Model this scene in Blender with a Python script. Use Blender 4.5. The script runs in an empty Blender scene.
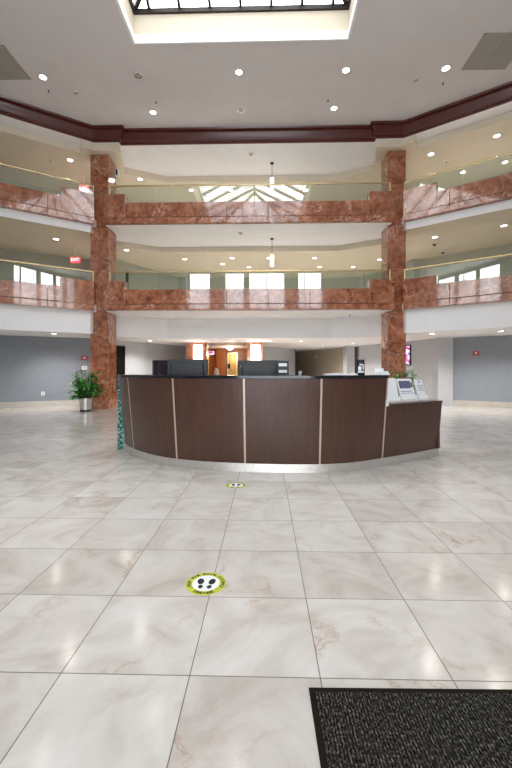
import bpy, math, random
from mathutils import Vector, Matrix
random.seed(7)
C = bpy.context.scene
col = C.collection
PI = math.pi

# ------------------------------------------------------------------ camera, world, exposure
YAW = 0.0236                       # the camera looks slightly left of the room axis
EYE = 1.2
cam = bpy.data.cameras.new('camera')
cam.sensor_fit = 'HORIZONTAL'; cam.sensor_width = 36.0
cam.lens = 374.0 / 512.0 * 36.0
cam.shift_y = -13.0 / 512.0
cam.clip_start = 0.05; cam.clip_end = 200
cam_o = bpy.data.objects.new('camera', cam); col.objects.link(cam_o)
cam_o.location = (0, 0, EYE); cam_o.rotation_euler = (PI / 2, 0, YAW)
C.camera = cam_o

SKY = 4.4
w = bpy.data.worlds.new('sky'); C.world = w; w.use_nodes = True
wn = w.node_tree; wn.nodes.clear()
wo = wn.nodes.new('ShaderNodeOutputWorld'); wb = wn.nodes.new('ShaderNodeBackground')
tc = wn.nodes.new('ShaderNodeTexCoord'); nz = wn.nodes.new('ShaderNodeTexNoise'); rp = wn.nodes.new('ShaderNodeValToRGB')
nz.inputs['Scale'].default_value = 2.2; nz.inputs['Detail'].default_value = 4
rp.color_ramp.elements[0].position = 0.35; rp.color_ramp.elements[0].color = (0.80, 0.86, 0.97, 1)
rp.color_ramp.elements[1].position = 0.65; rp.color_ramp.elements[1].color = (1.0, 0.985, 0.97, 1)
wn.links.new(tc.outputs['Generated'], nz.inputs['Vector']); wn.links.new(nz.outputs['Fac'], rp.inputs['Fac'])
wn.links.new(rp.outputs['Color'], wb.inputs['Color']); wb.inputs['Strength'].default_value = SKY
wn.links.new(wb.outputs[0], wo.inputs[0])

vs = C.view_settings
C.display_settings.display_device = 'sRGB'
vs.view_transform = 'Standard'; vs.look = 'None'; vs.gamma = 1.0; vs.use_curve_mapping = False
vs.exposure = 0.97
C.cycles.use_denoising = True
C.cycles.max_bounces = 10; C.cycles.diffuse_bounces = 5; C.cycles.glossy_bounces = 4
C.cycles.transparent_max_bounces = 16; C.cycles.sample_clamp_indirect = 6.0
C.cycles.caustics_reflective = False; C.cycles.caustics_refractive = False

P_ATRIUM, P_TOP, P_MID, P_LOW = 8.0, 33.0, 31.0, 90.0     # watts of the recessed lamps by storey

def portal(name, loc, rot, sx, sy):
    l = bpy.data.lights.new(name, 'AREA'); l.shape = 'RECTANGLE'; l.size = sx; l.size_y = sy
    l.cycles.is_portal = True
    o = bpy.data.objects.new(name, l); col.objects.link(o); o.location = loc; o.rotation_euler = rot
SKX0, SKX1, SKY0, SKY1 = -2.98, 1.885, 0.8, 8.44
portal('skylight_portal', ((SKX0 + SKX1) / 2, (SKY0 + SKY1) / 2, 9.28), (0, 0, 0), SKX1 - SKX0, SKY1 - SKY0)
portal('facade_portal', (-0.9, -4.3, 7.0), (PI / 2, 0, 0), 16.6, 2.8)
portal('entrance_portal', (-0.3, -4.3, 1.3), (PI / 2, 0, 0), 6.0, 2.5)

# ------------------------------------------------------------------ materials
def srgb(r, g, b):
    f = lambda c: (c / 255 / 12.92) if c / 255 <= 0.04045 else ((c / 255 + 0.055) / 1.055) ** 2.4
    return (f(r), f(g), f(b), 1.0)

class NT:
    def __init__(s, name):
        s.m = bpy.data.materials.new(name); s.m.use_nodes = True
        s.t = s.m.node_tree; s.b = s.t.nodes['Principled BSDF']
    def n(s, typ, **kw):
        x = s.t.nodes.new('ShaderNode' + typ)
        for k, v in kw.items():
            if k in x.inputs: x.inputs[k].default_value = v
            else: setattr(x, k, v)
        return x
    def l(s, a, b): s.t.links.new(a, b)
    def ramp(s, fac, stops):
        r = s.n('ValToRGB'); e = r.color_ramp.elements
        while len(e) < len(stops): e.new(0.5)
        for i, (p, c) in enumerate(stops): e[i].position = p; e[i].color = c
        s.l(fac, r.inputs['Fac']); return r.outputs['Color']
    def mix(s, fac, a, b, mode='MIX'):
        x = s.n('Mix', data_type='RGBA', blend_type=mode)
        for sock, v in ((x.inputs[0], fac), (x.inputs[6], a), (x.inputs[7], b)):
            if hasattr(v, 'links'): s.l(v, sock)
            else: sock.default_value = v
        return x.outputs[2]
    def math(s, op, a, b=0.0):
        x = s.n('Math', operation=op)
        for i, v in enumerate((a, b)):
            if hasattr(v, 'links'): s.l(v, x.inputs[i])
            else: x.inputs[i].default_value = v
        return x.outputs[0]
    def coord(s, scale=1.0, rnd=0.0):
        t = s.n('TexCoord'); v = s.n('VectorMath', operation='SCALE'); s.l(t.outputs['Object'], v.inputs[0]); v.inputs['Scale'].default_value = scale
        if rnd:
            oi = s.n('ObjectInfo'); a = s.n('VectorMath', operation='ADD')
            k = s.math('MULTIPLY', oi.outputs['Random'], rnd)
            s.l(v.outputs[0], a.inputs[0]); s.l(k, a.inputs[1]); return a.outputs[0]
        return v.outputs[0]

def plain(name, c, rough=0.6, metal=0.0, spec=0.5, noise=0.0, nscale=20.0, bump=0.0):
    t = NT(name); b = t.b
    b.inputs['Base Color'].default_value = c; b.inputs['Roughness'].default_value = rough
    b.inputs['Metallic'].default_value = metal; b.inputs['Specular IOR Level'].default_value = spec
    if noise or bump:
        n = t.n('TexNoise', Scale=nscale, Detail=4.0); t.l(t.coord(), n.inputs['Vector'])
        if noise:
            k = tuple(x * (1 - noise) for x in c[:3]) + (1,); h = tuple(min(1, x * (1 + noise)) for x in c[:3]) + (1,)
            t.l(t.ramp(n.outputs['Fac'], [(0.3, k), (0.7, h)]), b.inputs['Base Color'])
        if bump:
            bp = t.n('Bump', Strength=bump, Distance=0.01); t.l(n.outputs['Fac'], bp.inputs['Height']); t.l(bp.outputs[0], b.inputs['Normal'])
    return t.m

def emit(name, c, s):
    t = NT(name); t.b.inputs['Base Color'].default_value = c
    t.b.inputs['Emission Color'].default_value = c; t.b.inputs['Emission Strength'].default_value = s
    return t.m

def marble_mat():
    t = NT('red_marble'); b = t.b
    v = t.coord(1.0, 37.0)
    n1 = t.n('TexNoise', Scale=1.6, Detail=8.0, Roughness=0.65, Distortion=0.8); t.l(v, n1.inputs['Vector'])
    base = t.ramp(n1.outputs['Fac'], [(0.32, srgb(98, 50, 32)), (0.5, srgb(162, 96, 66)), (0.68, srgb(212, 152, 118))])
    n2 = t.n('TexNoise', Scale=7.0, Detail=6.0, Roughness=0.7); t.l(v, n2.inputs['Vector'])
    base = t.mix(0.55, base, t.ramp(n2.outputs['Fac'], [(0.38, srgb(94, 48, 30)), (0.62, srgb(194, 126, 90))]))
    d = t.n('TexNoise', Scale=2.0, Detail=5.0); t.l(v, d.inputs['Vector'])
    dv = t.n('VectorMath', operation='SCALE'); dv.inputs['Scale'].default_value = 0.9; t.l(d.outputs['Color'], dv.inputs[0])
    av = t.n('VectorMath', operation='ADD'); t.l(v, av.inputs[0]); t.l(dv.outputs[0], av.inputs[1])
    vo = t.n('TexVoronoi', feature='DISTANCE_TO_EDGE', Scale=2.0); t.l(av.outputs[0], vo.inputs['Vector'])
    n3 = t.n('TexNoise', Scale=1.1, Detail=3.0); t.l(v, n3.inputs['Vector'])
    vein = t.math('MULTIPLY', t.ramp(vo.outputs['Distance'], [(0.0, (1, 1, 1, 1)), (0.035, (0, 0, 0, 1))]),
                  t.ramp(n3.outputs['Fac'], [(0.44, (0, 0, 0, 1)), (0.58, (1, 1, 1, 1))]))
    t.l(t.mix(t.math('MULTIPLY', vein, 0.65), base, srgb(226, 196, 178)), b.inputs['Base Color'])
    b.inputs['Roughness'].default_value = 0.12; b.inputs['IOR'].default_value = 1.5
    b.inputs['Coat Weight'].default_value = 0.5; b.inputs['Coat Roughness'].default_value = 0.03; b.inputs['Coat IOR'].default_value = 1.7
    return t.m

def floor_mat():
    t = NT('marble_floor_tiles'); b = t.b
    T = 0.513
    g = t.n('TexCoord').outputs['Object']
    sp = t.n('SeparateXYZ'); t.l(g, sp.inputs[0])
    def axis(o, off):
        s = t.math('DIVIDE', t.math('ADD', o, off), T); fl = t.math('FLOOR', s); fr = t.math('SUBTRACT', s, fl)
        d = t.math('MINIMUM', fr, t.math('SUBTRACT', 1.0, fr)); return fl, t.math('MULTIPLY', d, T)
    fx, dx = axis(sp.outputs['X'], 20 * T + 0.296); fy, dy = axis(sp.outputs['Y'], 20 * T - 1.467)
    line = t.math('LESS_THAN', t.math('MINIMUM', dx, dy), 0.0022)
    cid = t.n('CombineXYZ'); t.l(fx, cid.inputs[0]); t.l(fy, cid.inputs[1])
    wn_ = t.n('TexWhiteNoise', noise_dimensions='3D'); t.l(cid.outputs[0], wn_.inputs['Vector'])
    sh = t.n('VectorMath', operation='SCALE'); sh.inputs['Scale'].default_value = 23.0; t.l(wn_.outputs['Color'], sh.inputs[0])
    vv = t.n('VectorMath', operation='ADD'); t.l(g, vv.inputs[0]); t.l(sh.outputs[0], vv.inputs[1])
    v = vv.outputs[0]
    n1 = t.n('TexNoise', Scale=2.4, Detail=7.0, Roughness=0.6, Distortion=1.2); t.l(v, n1.inputs['Vector'])
    base = t.ramp(n1.outputs['Fac'], [(0.3, srgb(188, 180, 171)), (0.5, srgb(207, 202, 195)), (0.7, srgb(217, 214, 209))])
    tone = t.ramp(wn_.outputs['Value'], [(0.0, (0.90, 0.885, 0.87, 1)), (1.0, (1, 1, 1, 1))])
    base = t.mix(1.0, base, tone, 'MULTIPLY')
    d = t.n('TexNoise', Scale=3.0, Detail=6.0, Roughness=0.65); t.l(v, d.inputs['Vector'])
    dv = t.n('VectorMath', operation='SCALE'); dv.inputs['Scale'].default_value = 0.55; t.l(d.outputs['Color'], dv.inputs[0])
    av = t.n('VectorMath', operation='ADD'); t.l(v, av.inputs[0]); t.l(dv.outputs[0], av.inputs[1])
    mp = t.n('Mapping'); mp.inputs['Rotation'].default_value = (0, 0, 0.7); mp.inputs['Scale'].default_value = (1.5, 0.55, 1); t.l(av.outputs[0], mp.inputs['Vector'])
    vo = t.n('TexVoronoi', feature='DISTANCE_TO_EDGE', Scale=1.7); t.l(mp.outputs[0], vo.inputs['Vector'])
    n3 = t.n('TexNoise', Scale=2.2, Detail=3.0); t.l(v, n3.inputs['Vector'])
    mask = t.ramp(n3.outputs['Fac'], [(0.55, (0, 0, 0, 1)), (0.68, (1, 1, 1, 1))])
    thin = t.math('MULTIPLY', t.ramp(vo.outputs['Distance'], [(0.0, (1, 1, 1, 1)), (0.014, (0, 0, 0, 1))]), mask)
    wide = t.math('MULTIPLY', t.ramp(vo.outputs['Distance'], [(0.0, (1, 1, 1, 1)), (0.09, (0, 0, 0, 1))]), mask)
    base = t.mix(t.math('MULTIPLY', wide, 0.35), base, srgb(176, 150, 128))
    base = t.mix(t.math('MULTIPLY', thin, 0.45), base, srgb(140, 112, 86))
    t.l(t.mix(line, base, srgb(104, 98, 90)), b.inputs['Base Color'])
    t.l(t.math('ADD', t.math('MULTIPLY', line, 0.5), 0.13), b.inputs['Roughness'])
    b.inputs['IOR'].default_value = 1.5
    return t.m

def wood_mat(name, c0, c1, rough=0.35, scale=1.0, along='Z', coat=0.2):
    t = NT(name); b = t.b
    mp = t.n('Mapping'); t.l(t.coord(scale, 11.0), mp.inputs['Vector'])
    mp.inputs['Scale'].default_value = {'Z': (9, 9, 0.8), 'X': (0.8, 9, 9)}[along]
    n = t.n('TexNoise', Scale=2.2, Detail=8.0, Roughness=0.6, Distortion=0.6); t.l(mp.outputs[0], n.inputs['Vector'])
    f = t.n('TexNoise', Scale=11.0, Detail=4.0); t.l(mp.outputs[0], f.inputs['Vector'])
    x = t.mix(0.35, t.ramp(n.outputs['Fac'], [(0.3, c0), (0.7, c1)]), t.ramp(f.outputs['Fac'], [(0.35, c0), (0.65, c1)]))
    t.l(x, b.inputs['Base Color']); b.inputs['Roughness'].default_value = rough
    b.inputs['Coat Weight'].default_value = coat; b.inputs['Coat Roughness'].default_value = 0.15
    if coat == 0: b.inputs['Specular IOR Level'].default_value = 0.1
    return t.m

def glass_mat(name, tint, refl):
    t = NT(name); t.t.nodes.remove(t.b); out = [n for n in t.t.nodes if n.type == 'OUTPUT_MATERIAL'][0]
    tr = t.n('BsdfTransparent'); tr.inputs['Color'].default_value = tint
    gl = t.n('BsdfGlossy'); gl.inputs['Roughness'].default_value = 0.0; gl.inputs['Color'].default_value = (1, 1, 1, 1)
    fr = t.n('LayerWeight', Blend=0.35)
    f = t.math('ADD', t.math('MULTIPLY', fr.outputs['Fresnel'], 0.5), refl)
    mx = t.n('MixShader'); t.l(t.math('MINIMUM', f, 1.0), mx.inputs[0]); t.l(tr.outputs[0], mx.inputs[1]); t.l(gl.outputs[0], mx.inputs[2])
    t.l(mx.outputs[0], out.inputs['Surface']); return t.m

def mosaic_mat():
    t = NT('teal_mosaic'); b = t.b
    v = t.coord(38.0)
    vo = t.n('TexVoronoi', feature='F1', Scale=1.0); t.l(v, vo.inputs['Vector'])
    e = t.n('TexVoronoi', feature='DISTANCE_TO_EDGE', Scale=1.0); t.l(v, e.inputs['Vector'])
    sp = t.n('SeparateColor'); t.l(vo.outputs['Color'], sp.inputs[0])
    c = t.ramp(sp.outputs[0], [(0.0, srgb(24, 70, 72)), (0.35, srgb(52, 120, 116)), (0.65, srgb(110, 170, 160)), (1.0, srgb(190, 215, 205))])
    t.l(t.mix(t.ramp(e.outputs['Distance'], [(0.03, (1, 1, 1, 1)), (0.07, (0, 0, 0, 1))]), c, srgb(40, 50, 50)), b.inputs['Base Color'])
    b.inputs['Roughness'].default_value = 0.15; return t.m

def mat_pile():
    t = NT('ribbed_mat_pile'); b = t.b
    v = t.coord()
    sp = t.n('SeparateXYZ'); t.l(v, sp.inputs[0])
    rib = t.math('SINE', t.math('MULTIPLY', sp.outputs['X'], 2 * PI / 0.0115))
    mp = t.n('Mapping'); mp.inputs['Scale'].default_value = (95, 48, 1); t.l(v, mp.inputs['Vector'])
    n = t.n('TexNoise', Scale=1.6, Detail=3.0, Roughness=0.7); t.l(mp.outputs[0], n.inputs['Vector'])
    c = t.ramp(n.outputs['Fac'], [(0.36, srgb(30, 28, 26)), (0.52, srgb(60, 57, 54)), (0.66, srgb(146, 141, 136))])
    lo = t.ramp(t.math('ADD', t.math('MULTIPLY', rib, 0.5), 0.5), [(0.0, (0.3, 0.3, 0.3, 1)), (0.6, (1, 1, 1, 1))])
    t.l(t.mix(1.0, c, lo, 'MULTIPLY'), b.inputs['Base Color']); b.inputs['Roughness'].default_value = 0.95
    b.inputs['Specular IOR Level'].default_value = 0.0
    bp = t.n('Bump', Strength=0.7, Distance=0.006); t.l(rib, bp.inputs['Height']); t.l(bp.outputs[0], b.inputs['Normal'])
    return t.m

def wallpaper(name, c):
    t = NT(name); b = t.b
    mp = t.n('Mapping'); mp.inputs['Scale'].default_value = (3, 3, 26); t.l(t.coord(), mp.inputs['Vector'])
    n = t.n('TexNoise', Scale=3.0, Detail=5.0); t.l(mp.outputs[0], n.inputs['Vector'])
    k = tuple(x * 0.90 for x in c[:3]) + (1,); h = tuple(x * 1.08 for x in c[:3]) + (1,)
    t.l(t.ramp(n.outputs['Fac'], [(0.35, k), (0.65, h)]), b.inputs['Base Color']); b.inputs['Roughness'].default_value = 0.7
    return t.m

def screen_mat():
    t = NT('lit_screen'); b = t.b
    n = t.n('TexNoise', Scale=5.0, Detail=2.0); t.l(t.coord(), n.inputs['Vector'])
    c = t.ramp(n.outputs['Fac'], [(0.35, srgb(60, 30, 110)), (0.48, srgb(205, 70, 140)), (0.58, srgb(240, 225, 240)), (0.7, srgb(60, 90, 170))])
    b.inputs['Base Color'].default_value = (0.02, 0.02, 0.02, 1); t.l(c, b.inputs['Emission Color']); b.inputs['Emission Strength'].default_value = 0.9
    return t.m

M = dict(
    marble=marble_mat(), floor=floor_mat(), mosaic=mosaic_mat(), pile=mat_pile(), screen=screen_mat(),
    white=plain('white_paint', srgb(242, 242, 242), 0.7, noise=0.02, nscale=3),
    ceil=plain('ceiling_paint', srgb(226, 222, 221), 0.8, noise=0.025, nscale=2),
    cream=plain('cream_paint', srgb(220, 209, 188), 0.75, noise=0.02, nscale=3),
    wallgrey=wallpaper('blue_grey_wallpaper', srgb(140, 146, 155)),
    walllight=wallpaper('light_grey_wallpaper', srgb(188, 190, 194)),
    wallbeige=wallpaper('beige_wallpaper', srgb(178, 166, 148)),
    sage=plain('sage_wall_paint', srgb(178, 180, 166), 0.75, noise=0.03, nscale=2),
    basestone=plain('pale_stone', srgb(190, 184, 174), 0.25, noise=0.08, nscale=6),
    mahogany=wood_mat('mahogany', srgb(62, 18, 12), srgb(98, 32, 20), 0.3, 1.0, 'X', 0.4),
    walnut=wood_mat('dark_walnut', srgb(58, 33, 23), srgb(84, 51, 36), 0.36, 1.0, 'Z', 0.25),
    honey=wood_mat('honey_wood', srgb(150, 88, 38), srgb(196, 126, 62), 0.3),
    granite=plain('black_granite', srgb(24, 25, 29), 0.12, noise=0.5, nscale=120),
    brass=plain('polished_brass', srgb(226, 204, 156), 0.25, 0.8),
    brassdoor=plain('satin_brass', srgb(214, 176, 104), 0.35, 0.6),
    steel=plain('brushed_steel', srgb(206, 202, 197), 0.35, 0.7, noise=0.08, nscale=30),
    strip=plain('champagne_metal', srgb(205, 188, 168), 0.35, 0.5),
    bronze=plain('dark_bronze', srgb(44, 36, 30), 0.4, 0.4),
    black=plain('black_plastic', srgb(13, 15, 18), 0.4, noise=0.2, nscale=60),
    darkdoor=wood_mat('dark_door_wood', srgb(14, 10, 10), srgb(26, 18, 17), 0.5, coat=0.0),
    rubber=plain('black_rubber', srgb(34, 28, 23), 0.8, spec=0.05, bump=0.3, nscale=80),
    plasticwhite=plain('white_plastic', srgb(238, 238, 238), 0.4),
    paper=plain('white_paper', srgb(236, 238, 242), 0.6),
    ink=plain('printed_ink', srgb(120, 128, 150), 0.6),
    photo=plain('printed_picture', srgb(96, 98, 128), 0.5, noise=0.5, nscale=60),
    red=plain('red_plastic', srgb(178, 34, 44), 0.4),
    yellow=plain('yellow_vinyl', srgb(196, 202, 44), 0.5, noise=0.04, nscale=40),
    vinylwhite=plain('white_vinyl', srgb(236, 238, 240), 0.4),
    vinylblack=plain('black_vinyl', srgb(14, 14, 16), 0.5),
    grille=plain('grille_paint', srgb(176, 170, 158), 0.6),
    chrome=plain('chrome', srgb(220, 220, 220), 0.1, 1.0),
    lens=emit('downlight_lens', (1.0, 0.95, 0.88, 1), 3.2),
    dimlens=plain('unlit_lens', srgb(150, 146, 140), 0.2, 0.5),
    sconce=emit('sconce_glow', (1.0, 0.92, 0.84, 1), 3.2),
    tube=emit('pendant_glow', (1.0, 0.97, 0.93, 1), 2.6),
    exitred=emit('exit_red', srgb(228, 46, 56), 0.9),
    exitwhite=emit('exit_white', (1.0, 0.75, 0.75, 1), 0.9),
    leaf=plain('green_leaf', srgb(66, 138, 50), 0.45, noise=0.45, nscale=9),
    stem=plain('plant_stem', srgb(70, 62, 38), 0.7),
    soil=plain('potting_soil', srgb(40, 30, 24), 0.9),
    glass=glass_mat('balustrade_glass', (0.89, 0.93, 0.90, 1), 0.10),
    winglass=glass_mat('window_glass', (0.97, 0.98, 0.98, 1), 0.02),
)

# ------------------------------------------------------------------ mesh helpers
class MB:
    def __init__(s): s.v = []; s.f = []
    def add(s, vs_, fs):
        k = len(s.v); s.v += [tuple(x) for x in vs_]; s.f += [tuple(i + k for i in f) for f in fs]; return s
    def box(s, x0, x1, y0, y1, z0, z1):
        return s.prism([(x0, y0), (x1, y0), (x1, y1), (x0, y1)], z0, z1)
    def prism(s, poly, z0, z1):
        a = sum(poly[i][0] * poly[(i + 1) % len(poly)][1] - poly[(i + 1) % len(poly)][0] * poly[i][1] for i in range(len(poly)))
        if a < 0: poly = poly[::-1]
        n = len(poly)
        return s.add([(x, y, z0) for x, y in poly] + [(x, y, z1) for x, y in poly],
                     [tuple(range(n - 1, -1, -1)), tuple(range(n, 2 * n))] + [(i, (i + 1) % n, n + (i + 1) % n, n + i) for i in range(n)])
    def seg(s, A, B, s0, s1, o0, o1, z0, z1):
        """box along the line A-B from s0 to s1, offset o0..o1 to the left of the line"""
        dx, dy = B[0] - A[0], B[1] - A[1]; L = math.hypot(dx, dy); dx /= L; dy /= L; nx, ny = -dy, dx
        p = lambda a, o: (A[0] + dx * a + nx * o, A[1] + dy * a + ny * o)
        return s.prism([p(s0, o0), p(s1, o0), p(s1, o1), p(s0, o1)], z0, z1)
    def bar(s, a, b, wd, ht):
        a = Vector(a); b = Vector(b); d = (b - a).normalized(); u = d.cross(Vector((0, 0, 1)))
        u = Vector((1, 0, 0)) if u.length < 1e-4 else u.normalized(); v = u.cross(d).normalized()
        vs_ = [p + u * (i * wd / 2) + v * (j * ht / 2) for p in (a, b) for i, j in ((-1, -1), (1, -1), (1, 1), (-1, 1))]
        return s.add(vs_, [(0, 1, 2, 3), (7, 6, 5, 4), (0, 4, 5, 1), (1, 5, 6, 2), (2, 6, 7, 3), (3, 7, 4, 0)])
    def lathe(s, prof, cx=0, cy=0, cz=0, n=24, ax=(0, 0, 1)):
        q = Vector((0, 0, 1)).rotation_difference(Vector(ax)); vs_ = []
        for r, z in prof:
            for i in range(n):
                p = q @ Vector((r * math.cos(2 * PI * i / n), r * math.sin(2 * PI * i / n), z)); vs_.append((p.x + cx, p.y + cy, p.z + cz))
        fs = [(j * n + i, j * n + (i + 1) % n, (j + 1) * n + (i + 1) % n, (j + 1) * n + i) for j in range(len(prof) - 1) for i in range(n)]
        fs += [tuple(range(n - 1, -1, -1)), tuple(range((len(prof) - 1) * n, len(prof) * n))]
        return s.add(vs_, fs)
    def tube(s, pts, r, n=8):
        pts = [Vector(p) for p in pts]; vs_ = []
        for k, p in enumerate(pts):
            d = (pts[min(k + 1, len(pts) - 1)] - pts[max(k - 1, 0)]).normalized()
            u = d.cross(Vector((0, 0, 1))); u = Vector((1, 0, 0)) if u.length < 1e-3 else u.normalized(); v = d.cross(u)
            rr = r[k] if isinstance(r, (list, tuple)) else r
            vs_ += [p + (u * math.cos(2 * PI * i / n) + v * math.sin(2 * PI * i / n)) * rr for i in range(n)]
        fs = [(j * n + i, j * n + (i + 1) % n, (j + 1) * n + (i + 1) % n, (j + 1) * n + i) for j in range(len(pts) - 1) for i in range(n)]
        return s.add(vs_, fs + [tuple(range(n - 1, -1, -1)), tuple(range((len(pts) - 1) * n, len(pts) * n))])
    def sweep(s, path, prof):
        """profile of (outset, z) swept along a plan path; outset is to the right of travel, mitred"""
        n = len(prof); vs_ = []
        for k, p in enumerate(path):
            def nrm(a, b): d = Vector((b[0] - a[0], b[1] - a[1])).normalized(); return Vector((d.y, -d.x))
            n0 = nrm(path[k - 1], p) if k else nrm(p, path[1]); n1 = nrm(p, path[k + 1]) if k < len(path) - 1 else n0
            m = (n0 + n1); m = m / max(0.3, m.length_squared) * 2 if m.length > 1e-4 else n0
            vs_ += [(p[0] + m.x * o, p[1] + m.y * o, z) for o, z in prof]
        fs = [(j * n + i, j * n + (i + 1) % n, (j + 1) * n + (i + 1) % n, (j + 1) * n + i) for j in range(len(path) - 1) for i in range(n)]
        return s.add(vs_, fs + [tuple(range(n - 1, -1, -1)), tuple(range((len(path) - 1) * n, len(path) * n))])
    def build(s, name, mat, parent=None, bevel=0.0, smooth=False):
        off = Vector(parent['_o']) if parent is not None and '_o' in parent else Vector((0, 0, 0))
        me = bpy.data.meshes.new(name); me.from_pydata([Vector(v) - off for v in s.v], [], s.f)
        import bmesh
        bm = bmesh.new(); bm.from_mesh(me); bmesh.ops.recalc_face_normals(bm, faces=bm.faces); bm.to_mesh(me); bm.free()
        me.materials.append(mat)
        if smooth:
            for p in me.polygons: p.use_smooth = True
            me.set_sharp_from_angle(angle=0.7)
        o = bpy.data.objects.new(name, me); col.objects.link(o)
        if parent is not None: o.parent = parent; o['_o'] = tuple(off)
        if bevel:
            b = o.modifiers.new('edge', 'BEVEL'); b.width = bevel; b.segments = 2; b.limit_method = 'ANGLE'
        return o

def tag(o, label, cat, group=None):
    o['label'] = label; o['category'] = cat
    if group: o['group'] = group
    return o
def thing(name, loc, label, cat, group=None):
    o = bpy.data.objects.new(name, None); col.objects.link(o); o.location = loc; o['_o'] = tuple(loc); o.empty_display_size = 0.1
    return tag(o, label, cat, group)
def struct(name, mb, mat, **k):
    o = mb.build(name, mat, **k); o['kind'] = 'structure'; return o
def copy_thing(root, loc, rotz, label, group=None):
    def cp(o, par):
        c = o.copy(); col.objects.link(c)
        if par is not None: c.parent = par
        for ch in list(o.children): cp(ch, c)
        return c
    c = cp(root, None); c.location = loc; c.rotation_euler = (0, 0, rotz); c['label'] = label
    if group: c['group'] = group
    return c
def text_mesh(txt, size, ext=0.0, bold=0.0):
    cu = bpy.data.curves.new('t', 'FONT'); cu.body = txt; cu.size = size; cu.align_x = 'CENTER'; cu.align_y = 'CENTER'; cu.extrude = ext; cu.offset = bold
    o = bpy.data.objects.new('t', cu); col.objects.link(o)
    me = o.to_mesh(); vs_ = [v.co.copy() for v in me.vertices]; fs = [tuple(p.vertices) for p in me.polygons]
    o.to_mesh_clear(); bpy.data.objects.remove(o); bpy.data.curves.remove(cu)
    return vs_, fs
def cr(xc, yc):
    """survey coordinates (right of / ahead of the tripod) to room coordinates"""
    return (xc * math.cos(YAW) - yc * math.sin(YAW), xc * math.sin(YAW) + yc * math.cos(YAW))
def sx(px, py, z):
    """survey: plan point of a thing at height z seen in that direction"""
    yc = (z - EYE) * 374.0 / (371.0 - py); return cr((px - 256.0) / 374.0 * yc, yc)
def sy(px, yc): return cr((px - 256.0) / 374.0 * yc, yc)

# ------------------------------------------------------------------ storey heights and plan lines
Z_SOF = {1: 3.06, 2: 5.73, 3: 8.235}       # soffit over ground / middle / top storey
Z_COR = {1: 2.36, 2: 5.55, 3: 8.03}       # dropped corridor ceilings
Z_CEIL = 8.64
CX = -0.56
XL, XR = -10.5, 9.4                        # outer side walls
FY = 11.40                                 # face of the front parapets
FL, FR = (-4.97, FY), (3.91, FY)
DL = (-0.834, -0.552); DR = (0.834, -0.552)
SL0, SR0 = (-5.25, FY), (4.18, FY)
tl = (SL0[0] - XL) / 0.834; tr = (XR - SR0[0]) / 0.834
SL1 = (XL, FY - 0.552 * tl); SR1 = (XR, FY - 0.552 * tr)

# ------------------------------------------------------------------ floor, slabs, ceilings
struct('floor', MB().box(-10.7, 9.6, -5, 24.5, -0.2, 0), M['floor'])
slab = [SL1, (SL0[0] - 0.07, FY + 0.12), (SL0[0] - 0.07, 11.80), (-4.95, 11.80), (-4.95, FY + 0.12), (3.89, FY + 0.12), (3.89, 11.80),
        (SR0[0] + 0.07, 11.80), (SR0[0] + 0.07, FY + 0.12), SR1, (XR, 24), (XL, 24)]
slab[0] = (SL1[0], SL1[1] + 0.15); slab[9] = (SR1[0], SR1[1] + 0.15)
struct('floor.001', MB().prism(slab, 3.06, 3.28), M['white'])
struct('floor.002', MB().prism(slab, 5.73, 5.95), M['white'])
top = [SL1, (-5.26, FY), (-4.49, FY), (-4.49, FY + .165), (3.37, FY + .165), (3.37, FY), (4.18, FY), SR1, (XR, 24), (XL, 24)]
struct('ceiling.001', MB().prism(top, 8.235, 8.64), M['white'])
def mirror(p): return (2 * CX - p[0], p[1])
def drop(lv):
    if lv == 3: left = [(XL, 8.45), (-5.79, 11.59), (-5.60, 11.24), (-5.25, 11.47), (-4.51, 11.47), (-4.86, 12.79), (-3.54, 13.45)]
    elif lv == 2: left = [(XL, SL1[1] + .18), (-5.42, FY + .10), (-5.42, 12.30), (-5.20, 12.88), (-3.80, 13.60)]
    else: left = [(XL, SL1[1] + .18), (-5.42, FY + .10), (-5.42, 12.30), (-4.90, 12.55), (-3.47, 13.2)]
    right = [mirror(p) for p in left[::-1]]; right[-1] = (XR, left[0][1])
    return left + right + [(XR, 24), (XL, 24)]
struct('ceiling.002', MB().prism(drop(3), Z_COR[3], 8.233), M['cream'])
struct('ceiling.003', MB().prism(drop(2), Z_COR[2], 5.728), M['cream'])
struct('ceiling.004', MB().prism(drop(1), Z_COR[1], 3.058), M['white'])
fa = MB()
for a, b_ in (((XL, SL1[1] + .18), (-5.42, FY + .10)), ((2 * CX + 5.42, FY + .10), (XR, SL1[1] + .18))):
    fa.seg(a, b_, 0, math.hypot(b_[0] - a[0], b_[1] - a[1]), -.02, 0, Z_COR[2] - .05, 5.728)
struct('trim_3', fa, M['white'])
# atrium ceiling round the skylight
cb = MB()
for b in ((-10.7, SKX0, -5, 24.5), (SKX1, 9.6, -5, 24.5), (SKX0, SKX1, -5, SKY0), (SKX0, SKX1, SKY1, 24.5)):
    cb.box(b[0], b[1], b[2], b[3], 8.64, 8.84)
struct('ceiling', cb, M['ceil'])
wl = MB()
for b in ((SKX0 - .1, SKX0, SKY0 - .1, SKY1 + .1), (SKX1, SKX1 + .1, SKY0 - .1, SKY1 + .1), (SKX0, SKX1, SKY0 - .1, SKY0), (SKX0, SKX1, SKY1, SKY1 + .1)):
    wl.box(*b, 8.84, 9.30)
struct('ceiling.005', wl, M['cream'])
lp = MB()
for b in ((SKX0 - .02, SKX0 + .035, SKY0, SKY1), (SKX1 - .035, SKX1 + .02, SKY0, SKY1), (SKX0 + .035, SKX1 - .035, SKY0, SKY0 + .035), (SKX0 + .035, SKX1 - .035, SKY1 - .035, SKY1)):
    lp.box(*b, 8.62, 8.82)
struct('trim_1', lp, M['white'])
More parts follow.
